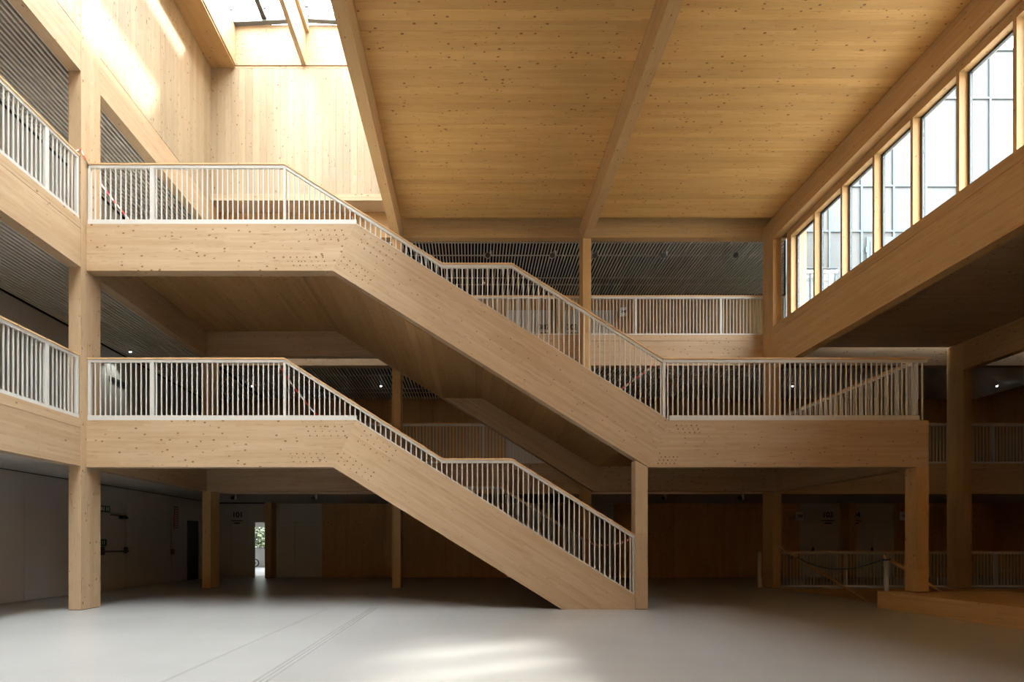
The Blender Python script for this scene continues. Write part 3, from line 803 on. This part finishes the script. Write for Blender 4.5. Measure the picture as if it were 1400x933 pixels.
balustrade('dim balustrade behind the stairwell on the ground floor', 'X', 15.86 + 0.44, [(8.45, 1.02), (18.0, 1.02)], [(8.45, 0.0), (18.0, 0.0)],
           posts=((8.5, 0.05), (10.6, 0.05), (12.4, 0.05), (14.8, 0.07), (17.4, 0.05)), plate=0.05)

# stairwell handrails
t = thing('stair_handrail', 'sloping timber handrail descending the rear side of the stairwell', 'handrail', (8.3, 15.6, 0), 'stairwell handrails')
strip('rail', [(8.28, 1.2), (13.0, 1.2 - 4.72 * 0.616)], -0.05, 0.0, 15.60, 15.65, 'X', W_RAIL, t)
for k in range(4):
    cyl('bracket', (8.7 + k, 15.625, 1.14 - (0.42 + k) * 0.616), (8.7 + k, 15.70, 1.08 - (0.42 + k) * 0.616), 0.012, DARK, t)
t = thing('stair_handrail', 'handrail on a pale post descending the near side of the stairwell', 'handrail', (8.41, 11.66, 0), 'stairwell handrails')
box('post', 8.37, 8.43, 11.64, 11.69, 0.0, 0.93, WHITE, t)
strip('rail', [(8.36, 0.985), (13.0, 0.985 - 4.64 * 0.625)], -0.055, 0.0, 11.64, 11.70, 'X', W_RAIL, t)
tube('tie', [(8.35, 11.63, 0.89), (8.45, 11.63, 0.9), (8.45, 11.70, 0.9), (8.35, 11.70, 0.89), (8.35, 11.63, 0.89)], 0.014, BLUE, t)
t = thing('bollard', 'thin pale steel post beside the rear column near the stairwell', 'post', (8.0, 16.0, 0))
box('shaft', 7.95, 8.03, 15.98, 16.02, 0.008, 1.0, SLAT, t)
box('foot_plate', 7.92, 8.06, 15.95, 16.05, 0.0, 0.008, DARK, t)
pa, pb_ = Vector((8.79, 15.585, 0.86)), Vector((8.41, 11.71, 0.92))
o = tube('rope', [pa.lerp(pb_, k / 16) + Vector((0, 0, -0.27 * 4 * (k / 16) * (1 - k / 16))) for k in range(17)], 0.011, BLUE)
tag(o, 'thin dark blue rope sagging across the stairwell entrance', 'rope')

# low timber kerb platform
t = thing('timber_kerb', 'low timber kerb running toward the viewer under the landing column', 'kerb', (9.5, 8, 0))
box('kerb_face', 7.75, 7.97, YN + 1, 10.62, 0.0, 0.312, V_Y, t)
box('kerb_top', 7.972, 10.2, YN + 1, 11.0, 0.0, 0.308, V_Y, t)
box('kerb_end', 7.75, 7.97, 10.622, 11.0, 0.0, 0.312, V_Y, t)

# ------------------------------------------------------------------ staircases
def plugs(parent, pts, y):
    v, f = [], []
    o = Vector((pts[0][0], y, pts[0][1]))
    for (x, z) in pts:
        b = len(v); r = random.uniform(0.010, 0.016)
        for i in range(6):
            a = i * math.pi / 3
            v.append((x - o.x + r * math.cos(a), -0.0012, z - o.z + r * math.sin(a)))
        f.append(tuple(b + i for i in range(6)))
    ob = link('dowel_plugs', mesh('dowel_plugs', v, f), PLUG, parent, o)
    tag(ob, kind='stuff')

def soffit_run(t, p, q, n, m):
    (xa_, za), (xb_, zb) = p, q
    dx, dz = (xb_ - xa_), (zb - za); ln = math.hypot(dx, dz); w = ln / n
    ang = math.atan2(-dz, dx)
    me = box_mesh(w - 0.003, YB0 - YF1 - 0.01, 0.03, m)
    for i in range(n):
        k = (i + 0.5) / n
        nx, nz = math.sin(ang), math.cos(ang)
        o = link('soffit_board', me, m, t, (xa_ + dx * k + nx * 0.016, (YF1 + YB0) / 2, za + dz * k + nz * 0.016 + random.uniform(0, 0.002)))
        o.rotation_euler = (0, ang, 0)

def staircase(label, zt, lower):
    t = thing('timber_staircase', label, 'staircase', (-2, 13, zt - 3.63), 'switchback timber staircases')
    g = 0.0015
    for (y0, y1) in ((YF0, YF1), (YB0, YB1)):
        prism_y('landing_beam', [(-7.118, zt - BD), (-2.567 - g, zt - BD), (-2.135 - g, zt - 0.001), (-7.118, zt - 0.001)], y0, y1, W_X, t)
        if lower:
            pl = [(-2.567 + g, zt - BD), (1.667, 0.001), (3.019, 0.001), (3.019, 0.262), (-2.135 + g, zt - 0.001)]
        else:
            pl = [(-2.567 + g, zt - BD), (3.27 - g, zt - 3.63 - BD), (3.648 - g, zt - 3.63), (-2.135 + g, zt - 0.001)]
        prism_y('stringer', pl, y0, y1, W_S, t)
    # landing slab and soffit boards
    box('landing_slab', -7.118, -3.50, YF1 + 0.002, YB0 - 0.002, zt - 0.16, zt - 0.02, LAND, t)
    r = lambda x, z: (x, zt + z)
    if not lower:
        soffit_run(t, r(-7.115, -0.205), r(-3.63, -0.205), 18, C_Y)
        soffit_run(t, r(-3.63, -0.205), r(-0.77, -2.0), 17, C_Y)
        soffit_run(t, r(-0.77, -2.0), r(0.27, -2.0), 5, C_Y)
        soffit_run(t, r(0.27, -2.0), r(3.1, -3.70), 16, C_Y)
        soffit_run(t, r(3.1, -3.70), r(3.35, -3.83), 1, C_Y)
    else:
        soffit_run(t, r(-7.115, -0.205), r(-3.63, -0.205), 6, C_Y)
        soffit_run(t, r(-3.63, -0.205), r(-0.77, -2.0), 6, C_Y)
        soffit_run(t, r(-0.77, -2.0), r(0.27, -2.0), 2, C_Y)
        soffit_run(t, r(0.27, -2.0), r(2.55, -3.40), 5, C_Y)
    n = 11
    for k in range(n):
        hx = 2.932 / n; hz = 1.84 / n
        x = -3.472 + hx * k; z = zt - hz * (k + 1)
        box('tread', x, x + hx + (0.02 if k < n - 1 else 0), YF1 + 0.003, YB0 - 0.003, z - 0.04, z, LAND, t)
        box('riser', x - 0.018, x - 0.002, YF1 + 0.003, YB0 - 0.003, z - 0.0, z + hz - 0.041, WHITE, t)
    box('mid_landing', -0.54 + 0.022, 0.743, YF1 + 0.003, YB0 - 0.003, zt - 1.96, zt - 1.84, LAND, t)
    drop = 3.63 - 1.84 if not lower else zt - 1.84
    for k in range(n - 1):
        hx = 2.797 / n; hz = drop / n
        x = 0.745 + hx * k; z = zt - 1.84 - hz * (k + 1)
        ya = 10.92 if lower and x + hx > 2.98 else YF1 + 0.003
        box('tread', x, x + hx + 0.02, ya, YB0 - 0.003, z - 0.04, z, LAND, t)
        box('riser', x - 0.018, x - 0.002, ya, YB0 - 0.003, z - 0.0, z + hz - 0.041, WHITE, t)
    # dowel plugs at the front bend
    pts = []
    for i in range(6):
        for j in range(3): pts.append((-3.05 + i * 0.13 + j * 0.03, zt - 0.12 - j * 0.085))
        for j in range(3): pts.append((-3.35 + i * 0.12 + j * 0.03, zt - 0.62 - j * 0.075))
    for i in range(6):
        for j in range(3):
            bx, bz = -1.98 + i * 0.115, zt - 0.20 - i * 0.115 * SL
            pts.append((bx - j * 0.06, bz - j * 0.095))
            bx, bz = -2.36 + i * 0.11, zt - 0.62 - i * 0.11 * SL
            pts.append((bx - j * 0.05, bz - j * 0.07))
    plugs(t, pts, YF0)
    return t
staircase('wide timber staircase falling from the top landing to the right landing', Z2, False)
staircase('wide timber staircase falling from the lower left landing to the floor', Z1, True)

# right landing
t = thing('landing_platform', 'timber landing on the right where the upper flight arrives', 'landing', (6, 13, Z1 - BD))
for (y0, y1) in ((YF0, YF1), (YB0, YB1)):
    prism_y('landing_beam', [(3.27 + 0.002, Z1 - BD), (8.44, Z1 - BD), (8.44, Z1 - 0.001), (3.648 + 0.002, Z1 - 0.001)], y0, y1, W_X, t)
box('side_beam', 8.215, 8.44, YF1 + 0.002, YB0 - 0.002, Z1 - BD, Z1 - 0.001, W_Y, t)
box('landing_slab', 3.66, 8.21, YF1 + 0.002, YB0 - 0.002, Z1 - 0.16, Z1 - 0.02, LAND, t)
for i in range(22):
    w = (8.21 - 3.36) / 22
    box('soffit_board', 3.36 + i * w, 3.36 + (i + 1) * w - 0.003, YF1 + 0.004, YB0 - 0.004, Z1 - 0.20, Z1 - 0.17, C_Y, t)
pts = [(3.78 + i * 0.093 + j * 0.03, Z1 - 0.10 - j * 0.065) for i in range(5) for j in range(3)]
pts += [(3.50 + i * 0.075 - j * 0.03, Z1 - 0.68 - j * 0.06) for i in range(5) for j in range(3)]
plugs(t, pts, YF0)

# ------------------------------------------------------------------ warning tapes
def tape(label, pts, width=0.042, step=0.085):
    pts = [Vector(p) for p in pts]
    fine = []
    for a, b_ in zip(pts, pts[1:]):
        n = max(1, int((b_ - a).length / step))
        fine += [a.lerp(b_, k / n) for k in range(n)]
    fine.append(pts[-1])
    o = fine[0]; v, f = [], []
    for k, p in enumerate(fine):
        tw = 0.5 + 0.5 * math.sin(k * 0.9)
        d = Vector((0, 0.25 * tw, 1)).normalized() * width / 2
        for s in (-1, 1):
            for e in (-0.0006, 0.0006): v.append(tuple(p - o + d * s + Vector((0, e, 0))))
    for k in range(len(fine) - 1):
        b = k * 4; c = b + 4
        f += [(b, c, c + 2, b + 2), (b + 1, b + 3, c + 3, c + 1), (b, b + 1, c + 1, c), (b + 2, c + 2, c + 3, b + 3)]
    me = mesh('warning_tape', v, f); me.materials.append(TAPEW); me.materials.append(RED)
    for i, p in enumerate(me.polygons): p.material_index = (i // 4) % 2
    ob = link('warning_tape', me, None, None, o)
    return tag(ob, label, 'warning tape', 'red and white warning tapes')
def sag(a, b_, s, n=12):
    a, b_ = Vector(a), Vector(b_)
    return [a.lerp(b_, k / n) + Vector((0, 0, -4 * s * (k / n) * (1 - k / n))) for k in range(n + 1)]
tape('red and white tape slanting from the tall column to the upper landing floor', sag((-7.11, 11.06, 8.12), (-6.35, 11.3, 7.16), 0.03))
tape('red and white tape hanging from the handrail to the lower landing floor', sag((-3.62, 10.78, 4.58), (-2.85, 12.1, 3.52), 0.10))
tape('short red and white tape hanging at the top of the upper flight', sag((-2.29, 10.77, 7.46), (-2.17, 10.78, 7.17), 0.0, 5), 0.035, 0.06)
tape('red and white tape stretched across the foot of the upper flight', sag((3.47, 10.76, 4.60), (2.35, 12.6, 3.98), 0.02), 0.034, 0.07)
tape('red and white tape sagging across the foot of the lower flight', sag((2.975, 10.76, 1.31), (3.07, 15.55, 1.33), 0.14, 24))
tape('short red and white tape knotted around the tall column at the top landing', [(-7.22, 10.49, 8.37), (-7.15, 10.49, 8.40), (-7.112, 10.49, 8.39), (-7.10, 10.6, 8.28), (-7.10, 10.68, 8.2)], 0.035, 0.06)

# ------------------------------------------------------------------ lamps
def spot(x, lab):
    y, z = 17.35, 9.93
    t = thing('spotlight', lab, 'spotlight', (x, y, z + 0.12), 'black spotlights under the top slatted ceiling')
    cyl('lamp_head', (x, y - 0.07, z - 0.04), (x, y + 0.10, z + 0.02), 0.075, DARK, t, n=14)
    cyl('head_ring', (x, y - 0.02, z - 0.022), (x, y + 0.06, z + 0.006), 0.088, SLAT, t, n=14)
    box('arm', x + 0.09, x + 0.12, y - 0.01, y + 0.03, z - 0.03, z + 0.128, SLAT, t)
for x, lab in ((0.48, 'black spotlight over the level part of the upper flight handrail'),
               (2.42, 'black spotlight above door 302 just before the middle rear column'),
               (3.70, 'black spotlight above door 303 just past the middle rear column'),
               (5.77, 'black spotlight above the projecting 300 sign'),
               (7.93, 'black spotlight beside the rear column at the clerestory end')):
    spot(x, lab)
def downlight(x, y, z, lab):
    t = thing('downlight', lab, 'light', (x, y, z), 'small lit downlights of the middle gallery')
    cyl('housing', (x, y, z - 0.06), (x, y, z), 0.04, SLAT, t, n=12)
    cyl('led', (x, y, z - 0.075), (x, y, z - 0.0605), 0.022, LED, t, n=12)
downlight(-2.92, 18.5, 6.355, 'tiny lit downlight in the rear middle gallery between the stair flights')
downlight(-7.05, 18.5, 6.355, 'tiny lit downlight in the rear middle gallery behind the lower left landing')
downlight(10.3, 18.5, 6.355, 'tiny lit downlight behind the right landing balustrade')
downlight(16.87, 18.5, 6.355, 'tiny lit downlight in the dark bay beneath the terrace')
downlight(-8.95, 15.1, 6.315, 'tiny lit downlight over the left side of the middle gallery')
ld = bpy.data.lights.new('downlight_beam', 'SPOT'); ld.energy = 30; ld.spot_size = math.radians(70); ld.spot_blend = 0.4; ld.shadow_soft_size = 0.03
ld.color = (0.92, 1.0, 0.92)
lo = bpy.data.objects.new('downlight_beam', ld); COL.objects.link(lo); lo.location = (-8.95, 15.1, 6.2)
lo.rotation_euler = Vector((-0.55, 0.0, -0.9)).to_track_quat('-Z', 'Y').to_euler()
t = thing('wall_vent', 'narrow dark slot vent on the left wall of the middle gallery', 'vent', (XL, 15.4, 5.45))
box('frame', XL + 0.001, XL + 0.03, 15.0, 15.75, 5.45, 5.60, DARK, t)
box('slat', XL + 0.03, XL + 0.04, 15.02, 15.73, 5.50, 5.52, VOID, t)
for x, lab in ((-6.93, 'small black sensor on the ground floor ceiling before door 101'),
               (-4.57, 'small black sensor on the ground floor ceiling before the unnumbered white door'),
               (5.65, 'small black sensor on the ground floor ceiling past the stair foot column'),
               (7.9, 'small black sensor on the ground floor ceiling beside the rear column at the stairwell')):
    t = thing('motion_sensor', lab, 'sensor', (x, 16.85, 2.70), 'sensors under the ground floor ceiling')
    box('mount', x, x + 0.05, 16.83, 16.87, 2.52, 2.698, SLAT, t)
    cyl('lens', (x - 0.06, 16.80, 2.56), (x - 0.06, 16.9, 2.58), 0.05, DARK, t)
t = thing('ceiling_sensor', 'tiny white sensor hanging below the top slatted ceiling', 'sensor', (0.4, 19.3, 10.0))
cyl('dome', (0.4, 19.3, 9.93), (0.4, 19.3, 9.99), 0.045, TAPEW, t)
cyl('stem', (0.4, 19.3, 9.991), (0.4, 19.3, 10.06), 0.012, SLAT, t)
